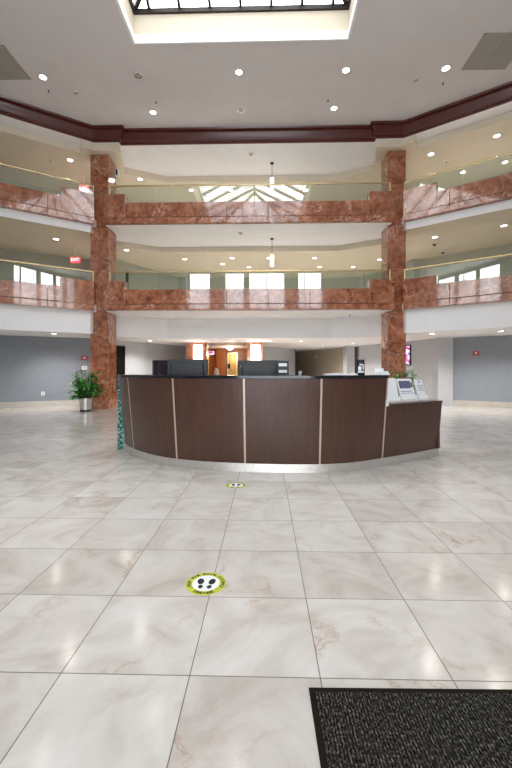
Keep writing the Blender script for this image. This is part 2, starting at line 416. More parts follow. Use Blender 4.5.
# hipped skylight
sk = thing('skylight', (CX, 4.6, 9.30), 'hipped glass skylight with dark bronze bars in the atrium ceiling', 'skylight')
b = MB(); zb = 9.30; zr = 10.65; xm = (SKX0 + SKX1) / 2; hp = (SKX1 - SKX0) / 2
for q in ((SKX0 - .1, SKX0 + .05, SKY0 - .1, SKY1 + .1), (SKX1 - .05, SKX1 + .1, SKY0 - .1, SKY1 + .1), (SKX0 + .05, SKX1 - .05, SKY0 - .1, SKY0 + .05), (SKX0 + .05, SKX1 - .05, SKY1 - .05, SKY1 + .1)):
    b.box(*q, zb, zb + .1)
b.build('curb_frame', M['bronze'], sk)
r0, r1 = (xm, SKY0 + hp, zr), (xm, SKY1 - hp, zr)
cs = [(SKX0, SKY0, zb + .1), (SKX1, SKY0, zb + .1), (SKX1, SKY1, zb + .1), (SKX0, SKY1, zb + .1)]
MB().bar(r0, r1, .09, .12).build('ridge_bar', M['bronze'], sk)
for c, r in ((cs[0], r0), (cs[1], r0), (cs[2], r1), (cs[3], r1)): MB().bar(c, r, .09, .12).build('hip_bar', M['bronze'], sk)
def zroof(x, y): return zb + .1 + (zr - zb - .1) * min(1, min(x - SKX0, SKX1 - x, y - SKY0, SKY1 - y) / hp)
sp_ = 0.69
k = -3
while xm + k * sp_ < SKX1 - .05:
    x = xm + k * sp_
    for ya, sg in ((SKY0, 1), (SKY1, -1)):
        d = hp - abs(x - xm)
        if d > .12: MB().bar((x, ya, zb + .1), (x, ya + sg * d, zroof(x, ya + sg * d)), .06, .1).build('rafter', M['bronze'], sk)
    k += 1
y = SKY0 + .97
while y < SKY1 - .3:
    for xa, sg in ((SKX0, 1), (SKX1, -1)):
        d = min(hp, y - SKY0, SKY1 - y)
        MB().bar((xa, y, zb + .1), (xa + sg * d, y, zroof(xa + sg * d, y)), .06, .1).build('rafter', M['bronze'], sk)
    y += .97
u = .05
MB().add([(x, y, z + u) for x, y, z in cs + [r0, r1]], [(0, 1, 4), (1, 2, 5, 4), (2, 3, 5), (3, 0, 4, 5)]).build('glazing', M['winglass'], sk)

# mahogany crown moulding round the atrium
prof = [(0.0, 8.232), (0.03, 8.232), (0.045, 8.25), (0.045, 8.285), (0.08, 8.295), (0.085, 8.32), (0.075, 8.335), (0.10, 8.39), (0.14, 8.46), (0.16, 8.50), (0.16, 8.535), (0.125, 8.545), (0.125, 8.57), (0.18, 8.60), (0.20, 8.638), (0.0, 8.638)]
path = [(SL1[0] + .05, SL1[1] + .03), (-5.26, FY), (-4.49, FY), (-4.49, FY + .165), (3.37, FY + .165), (3.37, FY), (4.18, FY), (SR1[0] - .05, SR1[1] + .03)]
struct('trim_2', MB().sweep(path, prof), M['mahogany'])

# ------------------------------------------------------------------ walls
def wall(name, pts, z0, z1, mat, th=0.15, base=None):
    mb = MB()
    for a, b_ in zip(pts, pts[1:]):
        L = math.hypot(b_[0] - a[0], b_[1] - a[1]); mb.seg(a, b_, 0, L, 0, th, z0, z1)
    struct(name, mb, M[mat])
    if base:
        mb = MB()
        for a, b_ in zip(pts, pts[1:]):
            L = math.hypot(b_[0] - a[0], b_[1] - a[1]); mb.seg(a, b_, 0.0, L, -.02, 0.0, 0, .19)
        struct(base, mb, M['basestone'])
zt = Z_COR[1]
W1 = cr(-5.78, 13.26); W0 = cr(-8.3, 12.1)
ext = lambda a, b_, t: (b_[0] + (b_[0] - a[0]) * t, b_[1] + (b_[1] - a[1]) * t)
WL = ext(W1, W0, .8)
wall('wall_left', [(XL, -4.4), (XL, WL[1])], 0, 8.64, 'walllight', base='baseboard_left')
wall('wall_left_front', [(XL, ext(W1, W0, .8)[1] - .0), W0, W1], 0, zt, 'wallgrey', base='baseboard_left_front')
W2 = cr(-5.1, 14.5); W3 = cr(-3.3, 17.4)
wall('wall_left_corridor', [W1, W2, W3, (-3.1, 17.35)], 0, zt, 'walllight', base='baseboard_corridor')
K0 = cr(.33, 17.4); K1 = cr(2.05, 19.7)
wall('wall_core', [K0, K1], 0, zt, 'walllight')
K2 = cr(2.5, 22.8); K3 = cr(4.38, 18.0)
wall('wall_back', [K1, (K1[0] - .08, 23.2), (K2[0], 23.2), K2, K3], 0, zt, 'wallbeige')
struct('wall_pier', MB().prism([cr(4.21, 17.4), cr(4.60, 17.4), cr(4.60, 18.1), cr(4.21, 18.1)], 0, zt), M['walllight'])
K5 = cr(4.73, 17.1); K6 = cr(6.0, 14.6); K7 = cr(6.38, 13.3)
wall('wall_right_corridor', [(K5[0], 18.2), K5, K6, K7], 0, zt, 'walllight', base='baseboard_right_corridor')
Q0 = cr(6.33, 13.0); Q1 = cr(6.85, 13.0)
struct('wall_right_pier', MB().prism([Q0, Q1, cr(6.85, 13.4), cr(6.33, 13.4)], 0, zt), M['walllight'])
K8 = cr(6.80, 13.10); K9 = cr(8.25, 12.05)
KR = (XR, K9[1] - (XR - K9[0]) * .62)
wall('wall_right_front', [K8, K9, KR], 0, zt, 'wallgrey', base='baseboard_right_front')
wall('wall_right', [(XR, KR[1]), (XR, -4.4)], 0, 8.64, 'walllight', base='baseboard_right')
ow = MB().box(XL - .15, XR + .15, 24.2, 24.4, 0, 8.64)
ow.box(XL - .15, XL, WL[1] + .02, 24.2, 0, 8.64).box(XR, XR + .15, KR[1] + .02, 24.2, 0, 8.64)
struct('wall_outer', ow, M['sage'])
# upper storeys
U = [cr(-10.3, 12.65), cr(-9.1, 13.3), cr(-6.67, 14.6), cr(-5.75, 14.2), cr(-5.2, 15.0), cr(-4.2, 16.5), cr(-3.6, 17.3)]
U[0] = (XL, U[0][1])
UR = [(mirror(p)[0] + dx_, p[1] + dy_) for p, dx_, dy_ in zip(U[::-1], (0, .9, .9, .8, .3, 0, 0), (.4, 1.0, 1.0, .6, .2, 0, 0))]; UR[-1] = (XR, UR[-1][1])
for i, (z0, z1) in enumerate(((3.28, Z_COR[2]), (5.95, Z_COR[3]))):
    wall('wall_back_upper' + ('' if i == 0 else '.001'), U + UR, z0, z1, 'sage')
# rear facade: piers, spandrels, windows
bays = [(-9.1, -7.5), (-7.3, -5.75), (-5.6, -4.0), (-2.96, -1.5), (-1.2, 1.48), (2.4, 4.17), (4.35, 5.5), (5.6, 6.3), (6.5, 7.3)]
fb = MB()
x = XL
for a, b_ in bays: fb.box(x, a, -4.6, -4.4, 5.7, 8.45); x = b_
fb.box(x, XR, -4.6, -4.4, 5.7, 8.45)
fb.box(XL, XR, -4.6, -4.4, 8.45, 8.64); fb.box(XL, XR, -4.6, -4.4, 2.6, 5.7)
fb.box(XL, -3.3, -4.6, -4.4, 0, 2.6); fb.box(2.7, XR, -4.6, -4.4, 0, 2.6)
struct('wall_rear', fb, M['sage'])
for n_, (xa, xb) in (('wall_reflection_block_left', (-7.4, -4.45)), ('wall_reflection_block_right', (3.2, 5.5))):
    struct(n_, MB().box(xa, xb, 1.6, 2.1, 0, 8.64), M['walllight'])  # unseen piers added to block window reflections at the front glass ends
def window(n, x0, x1, z0, z1, splits):
    mb = MB()
    for q in ((x0, x0 + .06, z0, z1), (x1 - .06, x1, z0, z1), (x0 + .06, x1 - .06, z0, z0 + .06), (x0 + .06, x1 - .06, z1 - .06, z1)): mb.box(q[0], q[1], -4.55, -4.45, q[2], q[3])
    for t in splits: mb.box(x0 + (x1 - x0) * t - .03, x0 + (x1 - x0) * t + .03, -4.55, -4.45, z0 + .06, z1 - .06)
    f = struct(n, mb, M['bronze'])
    g = MB().box(x0 + .04, x1 - .04, -4.505, -4.5, z0 + .04, z1 - .04).build('window_glass', M['winglass'], f)
for i, (a, b_) in enumerate(bays): window('window_%d' % (i + 1), a, b_, 5.7, 8.45, [0.5] if b_ - a > 2 else ([0.3] if i == 5 else []))
window('door_1', -3.3, 2.7, 0, 2.6, [.167, .333, .5, .667, .833])

# dark doors on the left
def door(n, a, b_, s0, s1, z0, z1, handle=True):
    mb = MB().seg(a, b_, s0 - .06, s0, -.035, 0.0, z0, z1 + .06).seg(a, b_, s1, s1 + .06, -.035, 0.0, z0, z1 + .06).seg(a, b_, s0, s1, -.035, 0.0, z1, z1 + .06)
    f = struct(n, mb, M['darkdoor'])
    MB().seg(a, b_, s0, s1, -.022, 0.0, z0, z1).build('door_leaf', M['darkdoor'], f)
    MB().seg(a, b_, s1 - .12, s1 - .09, -.07, -.022, z0 + .9, z0 + 1.05).build('door_handle', M['chrome'], f)
door('door_2', W1, W2, .30, 1.36, 0.0, 2.1)
door('door_3', U[2], U[4], 0.9, 1.55, 3.28, 5.15)

# ------------------------------------------------------------------ marble columns
def column(xa, xb, label):
    t = thing('marble_column', ((xa + xb) / 2, 12.0, 0), label, 'column', 'marble columns')
    MB().box(xa - .03, xb + .03, 11.66, 12.36, 0, .62).build('plinth', M['marble'], t, .008)
    zs = [.62, 1.75, 3.06, 4.4, 5.73, 7.0, 8.028]
    for a, b_ in zip(zs, zs[1:]): MB().box(xa, xb, 11.69, 12.33, a, b_ - .006).build('shaft_block', M['marble'], t, .006)
    return t
column(-5.51, -4.94, 'tall square red marble column beside the dark doorway and left potted plant')
column(3.81, 4.37, 'tall square red marble column behind the brochure end of the desk')

# ------------------------------------------------------------------ balustrades
def balustrade(A, B, zb, label, blocks, rail_in, flip):
    """A-B is the atrium face; solid part lies to the left of travel"""
    L = math.hypot(B[0] - A[0], B[1] - A[1])
    t = thing('balcony_balustrade', ((A[0] + B[0]) / 2, (A[1] + B[1]) / 2, zb), label, 'balustrade', 'marble and glass balcony balustrades')
    n = max(4, round(L / 1.25)); st = L / n
    for i in range(n):
        MB().seg(A, B, i * st + .004, (i + 1) * st - .004, .012, .28, zb + .205, zb + .65).build('marble_panel', M['marble'], t, .006)
        MB().seg(A, B, i * st + .002, (i + 1) * st - .002, -.012, .28, zb + .003, zb + .183).build('base_slab', M['marble'], t, .006)
    MB().seg(A, B, .01, L - .01, .02, .28, zb + .183, zb + .205).build('joint_strip', M['bronze'], t)
    for s0, s1 in blocks:
        MB().seg(A, B, s0, s1, -.006, .29, zb + .19, zb + .91).build('end_block', M['marble'], t, .006)
    zr_ = zb + 1.22
    g0, g1 = rail_in
    m = max(3, round((g1 - g0) / 1.45)); gs = (g1 - g0) / m
    for i in range(m):
        MB().seg(A, B, g0 + i * gs + .008, g0 + (i + 1) * gs - .008, .130, .142, zb + .60, zr_ - .03).build('glass_pane', M['glass'], t)
    P = lambda a, z, o=.136: (A[0] + (B[0] - A[0]) / L * a - (B[1] - A[1]) / L * o, A[1] + (B[1] - A[1]) / L * a + (B[0] - A[0]) / L * o, z)
    MB().tube([P(g0 - .03, zr_), P(g1 + .03, zr_)], .027, 12).build('handrail', M['brass'], t, smooth=True)
    for a in (g0 - .02, g1 + .02):
        MB().tube([P(a, zb + .62), P(a, zr_)], .024, 10).build('rail_post', M['brass'], t, smooth=True)
    return t
LF = FR[0] - FL[0]
for zb_, nm in ((3.06, 'middle'), (5.73, 'top')):
    balustrade(FL, FR, zb_, 'front marble balustrade with glass and brass rail between the columns, %s storey' % nm, [(0.0, .66), (LF - .74, LF)], (.16, LF - .1), False)
    balustrade(SL1, SL0, zb_, 'left angled marble balustrade with glass and brass rail, %s storey' % nm, [(tl - .92, tl)], (.0, tl - .03), False)
    balustrade(SR0, SR1, zb_, 'right angled marble balustrade with glass and brass rail, %s storey' % nm, [(0.0, .92)], (.03, tr), False)

# ------------------------------------------------------------------ elevator lobby behind the desk
PLx0, PLx1 = cr(-2.8, 15.0)[0], cr(-1.97, 15.0)[0]
PRx0, PRx1 = cr(-.36, 15.0)[0], cr(.28, 15.0)[0]
for xa, xb, lb, lb2 in ((PLx0, PLx1, 'red marble pier left of the wood elevator lobby', 'glowing white wall sconce on the marble pier left of the elevator lobby'),
                        (PRx0, PRx1, 'red marble pier right of the wood elevator lobby', 'glowing white wall sconce on the marble pier right of the elevator lobby')):
    t = thing('marble_pier', ((xa + xb) / 2, 15.2, 0), lb, 'pier', 'marble piers of the elevator lobby')
    MB().box(xa, xb, 14.95, 15.6, 0.0, .15).build('plinth', M['marble'], t, .006)
    MB().box(xa + .01, xb - .01, 14.96, 15.6, .15, zt - .003).build('shaft', M['marble'], t, .006)
    s = thing('wall_sconce', ((xa + xb) / 2, 14.9, 1.5), lb2, 'sconce', 'lobby wall sconces')
    xm_ = (xa + xb) / 2 + (.06 if xa < -2 else .02)
    MB().box(xm_ - .17, xm_ + .17, 14.93, 14.96, 1.2, 2.26).build('back_plate', M['brass'], s)
    MB().prism([(xm_ - .19, 14.93), (xm_ + .19, 14.93), (xm_ + .14, 14.80), (xm_ - .14, 14.80)], 1.22, 2.24).build('glowing_diffuser', M['sconce'], s, .01)
lob0, lob1 = -3.0, PRx0 + .02
struct('wall_lobby_left', MB().box(lob0 - .1, lob0, 15.62, 19.6, 0, zt), M['honey'])
struct('wall_lobby_right', MB().box(lob1, lob1 + .1, 15.6, 19.6, 0, zt), M['honey'])
struct('wall_lobby_back', MB().box(lob0 - .1, lob1 + .1, 19.6, 19.75, 0, zt), M['honey'])
wp = thing('wood_pilaster', (-1.95, 19.4, 0), 'honey coloured wood pilaster beside the brass elevator doors', 'pilaster')
xp0, xp1 = sy(216, 19.3)[0], sy(226, 19.3)[0]
MB().box(xp0, xp1, 19.3, 19.598, 0.14, zt - .002).build('shaft', M['honey'], wp, .01); MB().box(xp0 - .02, xp1 + .02, 19.28, 19.598, 0, .14).build('plinth', M['honey'], wp, .01)
ed = thing('elevator_doors', (-1.4, 19.55, 0), 'brass elevator doors at the back of the wood panelled lobby', 'elevator')
xe0, xe1 = sy(228.5, 19.5)[0], sy(236, 19.5)[0]
for a, b_ in ((xe0, (xe0 + xe1) / 2 - .004), ((xe0 + xe1) / 2 + .004, xe1)):
    MB().box(a, b_, 19.55, 19.598, 0, 2.1).build('door_leaf', M['brassdoor'], ed)
MB().box(xe0 - .06, xe0, 19.55, 19.598, 0, 2.16).box(xe1, xe1 + .06, 19.55, 19.598, 0, 2.16).box(xe0, xe1, 19.55, 19.598, 2.1, 2.16).build('door_frame', M['brass'], ed)
xs_ = sy(229, 19.5)[0]
tag(MB().box(xs_ - .07, xs_ + .07, 19.53, 19.549, 1.33, 1.58).build('notice_plate', M['black']), 'small black notice on the brass elevator doors', 'sign')
xs_ = sy(211, 19.4)[0]
lt = thing('lobby_display', (xs_, 19.58, 2.1), 'small lit purple display high on the elevator lobby wall', 'screen')
MB().box(xs_ - .17, xs_ + .17, 19.56, 19.598, 2.03, 2.27).build('bezel', M['black'], lt); MB().box(xs_ - .15, xs_ + .15, 19.552, 19.56, 2.05, 2.25).build('display', M['screen'], lt)
cl = thing('ceiling_lamp', (-1.6, 18.0, zt), 'white frosted bowl lamp under the elevator lobby ceiling', 'ceiling lamp')
xs_, ys_ = sy(230, 18.0)
MB().lathe([(.05, 0), (.05, -.05)], xs_, ys_, zt, 16).build('mount', M['brass'], cl)
MB().lathe([(.15, -.05), (.16, -.07), (.12, -.12), (.05, -.15)], xs_, ys_, zt, 20).build('bowl', M['tube'], cl, smooth=True)
l = bpy.data.lights.new('lobby_lamp', 'POINT'); l.energy = 16; l.color = (1, .84, .62); l.shadow_soft_size = .2
o = bpy.data.objects.new('lobby_lamp', l); col.objects.link(o); o.location = (xs_, ys_, zt - .35)
xs_, ys_ = sy(216.5, 17.6)
ct = thing('console_table', (xs_, ys_, 0), 'small dark console table inside the elevator lobby', 'table')
MB().box(xs_ - .3, xs_ + .3, ys_ - .18, ys_ + .18, .82, .86).build('tabletop', M['walnut'], ct, .005)
for ax in (-.26, .26):
    for ay in (-.14, .14): MB().box(xs_ + ax - .02, xs_ + ax + .02, ys_ + ay - .02, ys_ + ay + .02, 0, .82).build('leg', M['walnut'], ct)
tag(MB().lathe([(.07, .861), (.12, .95), (.14, 1.08), (.10, 1.22), (.06, 1.30), (.09, 1.36)], xs_, ys_, 0, 20).build('vase', M['plasticwhite'], smooth=True), 'round white vase on the console table in the elevator lobby', 'vase')

# ------------------------------------------------------------------ wall mounted things
def on_wall(a, b_, px, z, yguess):
    """distance along wall a-b at which the direction px is met"""
    q = sy(px, 1.0); d = (b_[0] - a[0], b_[1] - a[1]); L = math.hypot(*d); d = (d[0] / L, d[1] / L)
    den = d[0] * q[1] - d[1] * q[0]
    return (a[1] * q[0] - a[0] * q[1]) / den
sA = on_wall(W0, W1, 84.5, 0, 0)
def plate(name, a, b_, s, z, wd, ht, dp, mat, label, cat, parts=()):
    d = ((b_[0] - a[0]), (b_[1] - a[1])); L = math.hypot(*d)
    t = thing(name, (a[0] + d[0] / L * s, a[1] + d[1] / L * s, z), label, cat)
    MB().seg(a, b_, s - wd / 2, s + wd / 2, -dp, -.001, z - ht / 2, z + ht / 2).build('housing', M[mat], t, .004)
    for nm, mt, ds, dz, w_, h_ in parts: MB().seg(a, b_, s + ds - w_ / 2, s + ds + w_ / 2, -dp - .008, -dp, z + dz - h_ / 2, z + dz + h_ / 2).build(nm, M[mt], t)
    return t
plate('fire_alarm', W0, W1, sA, 1.66, .2, .14, .04, 'red', 'red fire alarm strobe on grey wall beside left column', 'fire alarm', [('strobe', 'plasticwhite', 0, 0, .07, .05)])
plate('thermostat', W0, W1, sA, 1.31, .17, .13, .03, 'plasticwhite', 'white thermostat box under the red alarm on the left wall', 'thermostat', [('dial', 'grille', 0, 0, .06, .05)])
plate('wall_outlet', W0, W1, on_wall(W0, W1, 43, 0, 0), .44, .1, .13, .012, 'plasticwhite', 'white power outlet low on the left grey wall', 'outlet', [('socket', 'grille', 0, .03, .04, .035), ('socket', 'grille', 0, -.03, .04, .035)])
plate('fire_alarm', K8, K9, on_wall(K8, K9, 476, 0, 0), 1.80, .19, .13, .04, 'red', 'red fire alarm strobe alone on the right grey wall', 'fire alarm', [('strobe', 'plasticwhite', 0, 0, .08, .06)])
plate('wall_plate', K2, K3, on_wall(K2, K3, 316, 0, 0), 2.0, .22, .2, .03, 'grille', 'small beige wall box on the beige wall behind the counter', 'wall box', [('cover', 'cream', 0, 0, .14, .12)])
sT = on_wall(K5, K6, 411.5, 0, 0)
tv = plate('wall_television', K5, K6, sT - .62, 1.82, 1.24, .80, .06, 'black', 'wall television with black frame and pink picture behind right column', 'television', [('display', 'screen', 0, 0, 1.16, .72)])

# ------------------------------------------------------------------ exit signs
def exit_sign(px, py, yc, zc, label):
    x, y_ = sy(px, yc); z = EYE + (371 - py) * yc / 374.0
    t = thing('exit_sign', (x, y_, z), label, 'exit sign', 'red exit signs')
    MB().box(x - .16, x + .16, y_ - .025, y_ + .025, z - .1, z + .1).build('housing', M['exitred'], t, .006)
    MB().tube([(x, y_, z + .1), (x, y_, zc)], .012).build('hanger', M['plasticwhite'], t)
    vs_, fs = text_mesh('EXIT', .15, .002)
    MB().add([(x + v.x, y_ - .028 - v.z, z + v.y) for v in vs_], fs).build('lettering', M['exitwhite'], t)
exit_sign(75.5, 260, 13.0, Z_COR[2], 'red EXIT sign hanging over the left balcony, middle storey')
exit_sign(84, 188, 13.0, Z_COR[3], 'red EXIT sign behind the left balcony glass, top storey')

# ------------------------------------------------------------------ recessed downlights
def make_down(lit, power, label, group, name='recessed_downlight'):
    t = thing(name, (0, 0, 0), label, 'downlight', group)
    MB().lathe([(.088, -.001), (.108, -.001), (.112, -.006), (.106, -.012), (.086, -.010), (.084, -.001)], n=20).build('trim_ring', M['chrome'], t, smooth=True)
    MB().lathe([(.002, -.0082), (.083, -.008), (.083, -.002), (.002, -.002)], n=16).build('lens', M['lens' if lit else 'dimlens'], t)
    if lit:
        l = bpy.data.lights.new('lamp', 'SPOT'); l.energy = power; l.spot_size = 2.5; l.spot_blend = 0.7; l.color = (1, .93, .83) if power < 60 else (1, .965, .92); l.shadow_soft_size = .05
        o = bpy.data.objects.new('lamp', l); col.objects.link(o); o.parent = t; o.location = (0, 0, -.03)
    return t
def downs(spots, z, power, group, lab):
    proto = None
    for i, (px, py, words) in enumerate(spots):
        x, y_ = sx(px, py, z)
        lb = lab % words
        if proto is None: proto = make_down(True, power, lb, group); proto.location = (x, y_, z)
        else: copy_thing(proto, (x, y_, z), 0, lb)
G0 = 'recessed lamps in the atrium ceiling'
downs([(43, 77, 'nearest the left air grille'), (153, 112, 'nearest the moulding, left of centre'), (346, 70, 'just off the right front corner of the skylight'),
       (334, 108, 'nearest the moulding, right of centre'), (446, 68, 'nearest the right air grille'), (239, 72, 'centred below the skylight edge')], Z_CEIL, P_ATRIUM, G0, 'lit round downlight in the atrium ceiling, %s')
p = make_down(False, 0, 'unlit chrome downlight in the atrium ceiling off the left front skylight corner', G0); x, y_ = sx(138, 75, Z_CEIL); p.location = (x, y_, Z_CEIL)
x, y_ = sx(241, 110, Z_CEIL); copy_thing(p, (x, y_, Z_CEIL), 0, 'unlit chrome downlight in the atrium ceiling over the middle of the moulding')
downs([(70, 160, 'left balcony, above its handrail'), (113, 179, 'balcony corner just right of the left column'), (140, 179, 'left end of the front balcony coffer'),
       (191, 190, 'front balcony, left end of the lamps behind glass'), (224, 199, 'front balcony, lowest of those behind the glass'), (231, 190, 'front balcony, left of the pendant'),
       (267, 189, 'front balcony, hard by the white pendant'), (306, 190, 'front balcony, right end of the lamps behind glass'), (497, 135.6, 'right balcony, nearest the right picture edge'),
       (431, 154, 'right balcony, nearest the right column'), (463, 172, 'right balcony, behind the glass'), (505, 162, 'right balcony, behind the glass at the picture edge')],
      Z_COR[3], P_TOP, 'recessed lamps over the top storey balconies', 'lit downlight over the top storey, %s')
downs([(56, 239, 'left balcony, over the exit sign'), (126.5, 250, 'just right of the left column'), (185, 259, 'front balcony, left one of the back row'), (232, 258, 'front balcony, left of the pendant'),
       (222.5, 264, 'front balcony, low one left of the pendant'), (249, 267, 'front balcony, at the rail left of the pendant'), (269, 258, 'front balcony, hard by the pendant'), (314.6, 258, 'front balcony, right of the pendant'),
       (379.6, 259.5, 'front balcony, against the right column'), (353, 267, 'front balcony, at the rail near the right column'), (319.5, 267, 'front balcony, at the rail right of the pendant'),
       (435, 237, 'right balcony, over the black camera'), (504, 225.5, 'right balcony, nearest the picture edge')],
      Z_COR[2], P_MID, 'recessed lamps over the middle storey balconies', 'lit downlight over the middle storey, %s')
downs([(54, 333.5, 'near the left grey wall'), (432, 333.5, 'right of the right column'), (501, 331.0, 'near the right grey wall'), (301, 341, 'above the right monitor'), (323, 346, 'before the beige wall'),
       (353, 343, 'above the black canister'), (230, 341, 'before the elevator lobby'), (269, 341, 'beside the right marble pier'), (150, 340.5, 'before the light grey wall at left')],
      Z_COR[1], P_LOW, 'recessed lamps in the ground floor ceiling', 'lit downlight in the ground floor ceiling, %s')

# detectors, sprinklers, grilles, cameras, pendants
def detector(px, py, z, label):
    x, y_ = sx(px, py, z)
    t = thing('smoke_detector', (x, y_, z), label, 'smoke detector', 'round ceiling smoke detectors')
    MB().lathe([(.075, 0), (.075, -.012), (.06, -.03)], x, y_, z, 20).build('base', M['cream'], t, smooth=True)
    MB().lathe([(.045, -.03), (.04, -.045), (.01, -.05)], x, y_, z, 20).build('sensor', M['grille'], t, smooth=True)
detector(76, 92, Z_CEIL, 'round beige smoke detector in the atrium ceiling, left side')
detector(416, 79, Z_CEIL, 'round beige smoke detector in the atrium ceiling, right side')
detector(251, 154, Z_SOF[3], 'round detector on the white soffit under the moulding')
detector(240.5, 233, Z_SOF[2], 'round detector on the white soffit below the top front balcony')
detector(446, 161, Z_COR[3], 'round detector over the top right balcony')
detector(51, 161, Z_COR[3], 'round detector over the top left balcony')
def sprinkler(px, py, z, label):
    x, y_ = sx(px, py, z)
    t = thing('fire_sprinkler', (x, y_, z), label, 'sprinkler', 'ceiling fire sprinklers')
    MB().lathe([(.03, 0), (.03, -.005)], x, y_, z, 12).build('escutcheon', M['chrome'], t)
    MB().lathe([(.012, -.005), (.012, -.03), (.025, -.032), (.025, -.036)], x, y_, z, 12).build('head', M['bronze'], t)
for px, py, wd in ((48.5, 90.5, 'beside the left grille lamp'), (156, 102, 'left of the skylight centre line'), (328, 100, 'right of the skylight centre line'), (443, 83, 'beside the right grille lamp')):
    sprinkler(px, py, Z_CEIL, 'tiny dark sprinkler in the atrium ceiling %s' % wd)
sprinkler(350, 314.5, Z_SOF[1], 'tiny dark sprinkler under the middle front balcony near the right column')
def grille(c4, label):
    pts = [sx(px, py, Z_CEIL) for px, py in c4]
    x0 = min(p_[0] for p_ in pts); x1 = max(p_[0] for p_ in pts); y0 = min(p_[1] for p_ in pts); y1 = max(p_[1] for p_ in pts)
    t = thing('air_grille', ((x0 + x1) / 2, (y0 + y1) / 2, Z_CEIL), label, 'air grille', 'square ceiling air grilles')
    MB().box(x0, x0 + .04, y0, y1, Z_CEIL - .015, Z_CEIL).box(x1 - .04, x1, y0, y1, Z_CEIL - .015, Z_CEIL).box(x0, x1, y0, y0 + .04, Z_CEIL - .015, Z_CEIL).box(x0, x1, y1 - .04, y1, Z_CEIL - .015, Z_CEIL).box((x0 + x1) / 2 - .02, (x0 + x1) / 2 + .02, y0 + .04, y1 - .04, Z_CEIL - .015, Z_CEIL).build('frame', M['grille'], t)
    g = MB(); n = 26
    for i in range(n):
        yy = y0 + .04 + (y1 - y0 - .08) * (i + .5) / n
        for a, b_ in ((x0 + .04, (x0 + x1) / 2 - .02), ((x0 + x1) / 2 + .02, x1 - .04)): g.add([(a, yy - .012, Z_CEIL - .001), (b_, yy - .012, Z_CEIL - .001), (b_, yy + .012, Z_CEIL - .012), (a, yy + .012, Z_CEIL - .012)], [(0, 1, 2, 3)])
    g.build('louvres', M['grille'], t)
grille([(485, 33), (463, 69), (505, 69)], 'square beige air grille in the atrium ceiling at right')
grille([(28, 79), (4, 45), (-12, 79)], 'square beige air grille in the atrium ceiling at left')
def pendant(px, py, z, zt_, zb2, label):
    x, y_ = sx(px, py, z)
    t = thing('pendant_lamp', (x, y_, z), label, 'pendant lamp', 'white tube pendants')
    MB().lathe([(.06, 0), (.06, -.03), (.02, -.045)], x, y_, z, 16).build('canopy', M['bronze'], t, smooth=True)
    MB().tube([(x, y_, z - .04), (x, y_, zt_)], .008).build('cord', M['black'], t)
    MB().lathe([(.05, 0), (.06, -.02), (.06, zb2 - zt_), (.02, zb2 - zt_ - .01)], x, y_, zt_, 16).build('tube_shade', M['tube'], t, smooth=True)
pendant(272, 163, Z_SOF[3], 7.72, 7.27, 'white glowing tube pendant over the top front balcony')
pendant(272, 238.5, Z_SOF[2], 5.17, 4.78, 'white glowing tube pendant over the middle front balcony')
def camera_dome(px, py, z, label):
    x, y_ = sx(px, py, z)
    t = thing('security_camera', (x, y_, z), label, 'security camera')
    MB().lathe([(.07, 0), (.07, -.04), (.06, -.05)], x, y_, z, 16).build('base', M['plasticwhite'], t, smooth=True)
    MB().lathe([(.055, -.05), (.05, -.08), (.02, -.1)], x, y_, z, 16).build('dome', M['black'], t, smooth=True)
camera_dome(434.5, 243.0, Z_COR[2], 'upper black dome camera over the middle right balcony')
camera_dome(443, 251.0, Z_COR[2], 'lower black dome camera over the middle right balcony')
sp2 = thing('wall_speaker', (-4.84, 12.0, 7.6), 'small white speaker on the inner side of the left column top', 'speaker')
MB().box(-4.838, -4.72, 11.95, 12.07, 7.5, 7.72).build('cabinet', M['plasticwhite'], sp2, .01)
MB().box(-4.81, -4.75, 11.935, 11.95, 7.52, 7.70).build('speaker_grille', M['black'], sp2)
for px, words in ((217.5, 'left of the middle panes'), (302, 'right of the middle panes')):
    x, y_ = sy(px, 12.4); t = thing('floor_spotlight', (x, y_, 3.28), 'small black spotlight standing behind the middle front glass, ' + words, 'spotlight', 'black spotlights on the middle storey')
    MB().lathe([(.09, 0), (.09, .02), (.02, .03)], x, y_, 3.281, 16).build('foot', M['black'], t); MB().tube([(x, y_, 3.3), (x, y_, 3.78)], .015).build('stem', M['black'], t)
    MB().lathe([(.05, -.06), (.075, .06), (.06, .07)], x, y_, 3.84, 16, (-.35, -.2, .9)).build('head', M['black'], t)

# ------------------------------------------------------------------ reception desk
dk = thing('reception_desk', cr(.4, 5.2) + (0,), 'curved dark walnut reception desk with black granite counter and steel kick', 'reception desk')
ctrl = [(-2.13, 6.35), (-2.02, 5.75), (-1.58, 5.13), (-.99, 4.69), (-.13, 4.46), (.91, 4.44), (1.63, 4.75), (2.6, 5.34), (3.1, 5.72)]
def catmull(P, n=24):
    out = []
    for i in range(1, len(P) - 2):
        for k in range(n):
            t = k / n; a, b_, c, d = [Vector(q) for q in P[i - 1:i + 3]]
            out.append(.5 * ((2 * b_) + (c - a) * t + (2 * a - 5 * b_ + 4 * c - d) * t * t + (3 * b_ - a - 3 * c + d) * t ** 3))
    out.append(Vector(P[-2])); return out
OUT = catmull([cr(*p_) for p_ in ctrl])
NRM = []
for i in range(len(OUT)):
    d = (OUT[min(i + 1, len(OUT) - 1)] - OUT[max(i - 1, 0)]).normalized(); NRM.append(Vector((d.y, -d.x)))
def off(i, o): return (OUT[i].x + NRM[i].x * o, OUT[i].y + NRM[i].y * o)
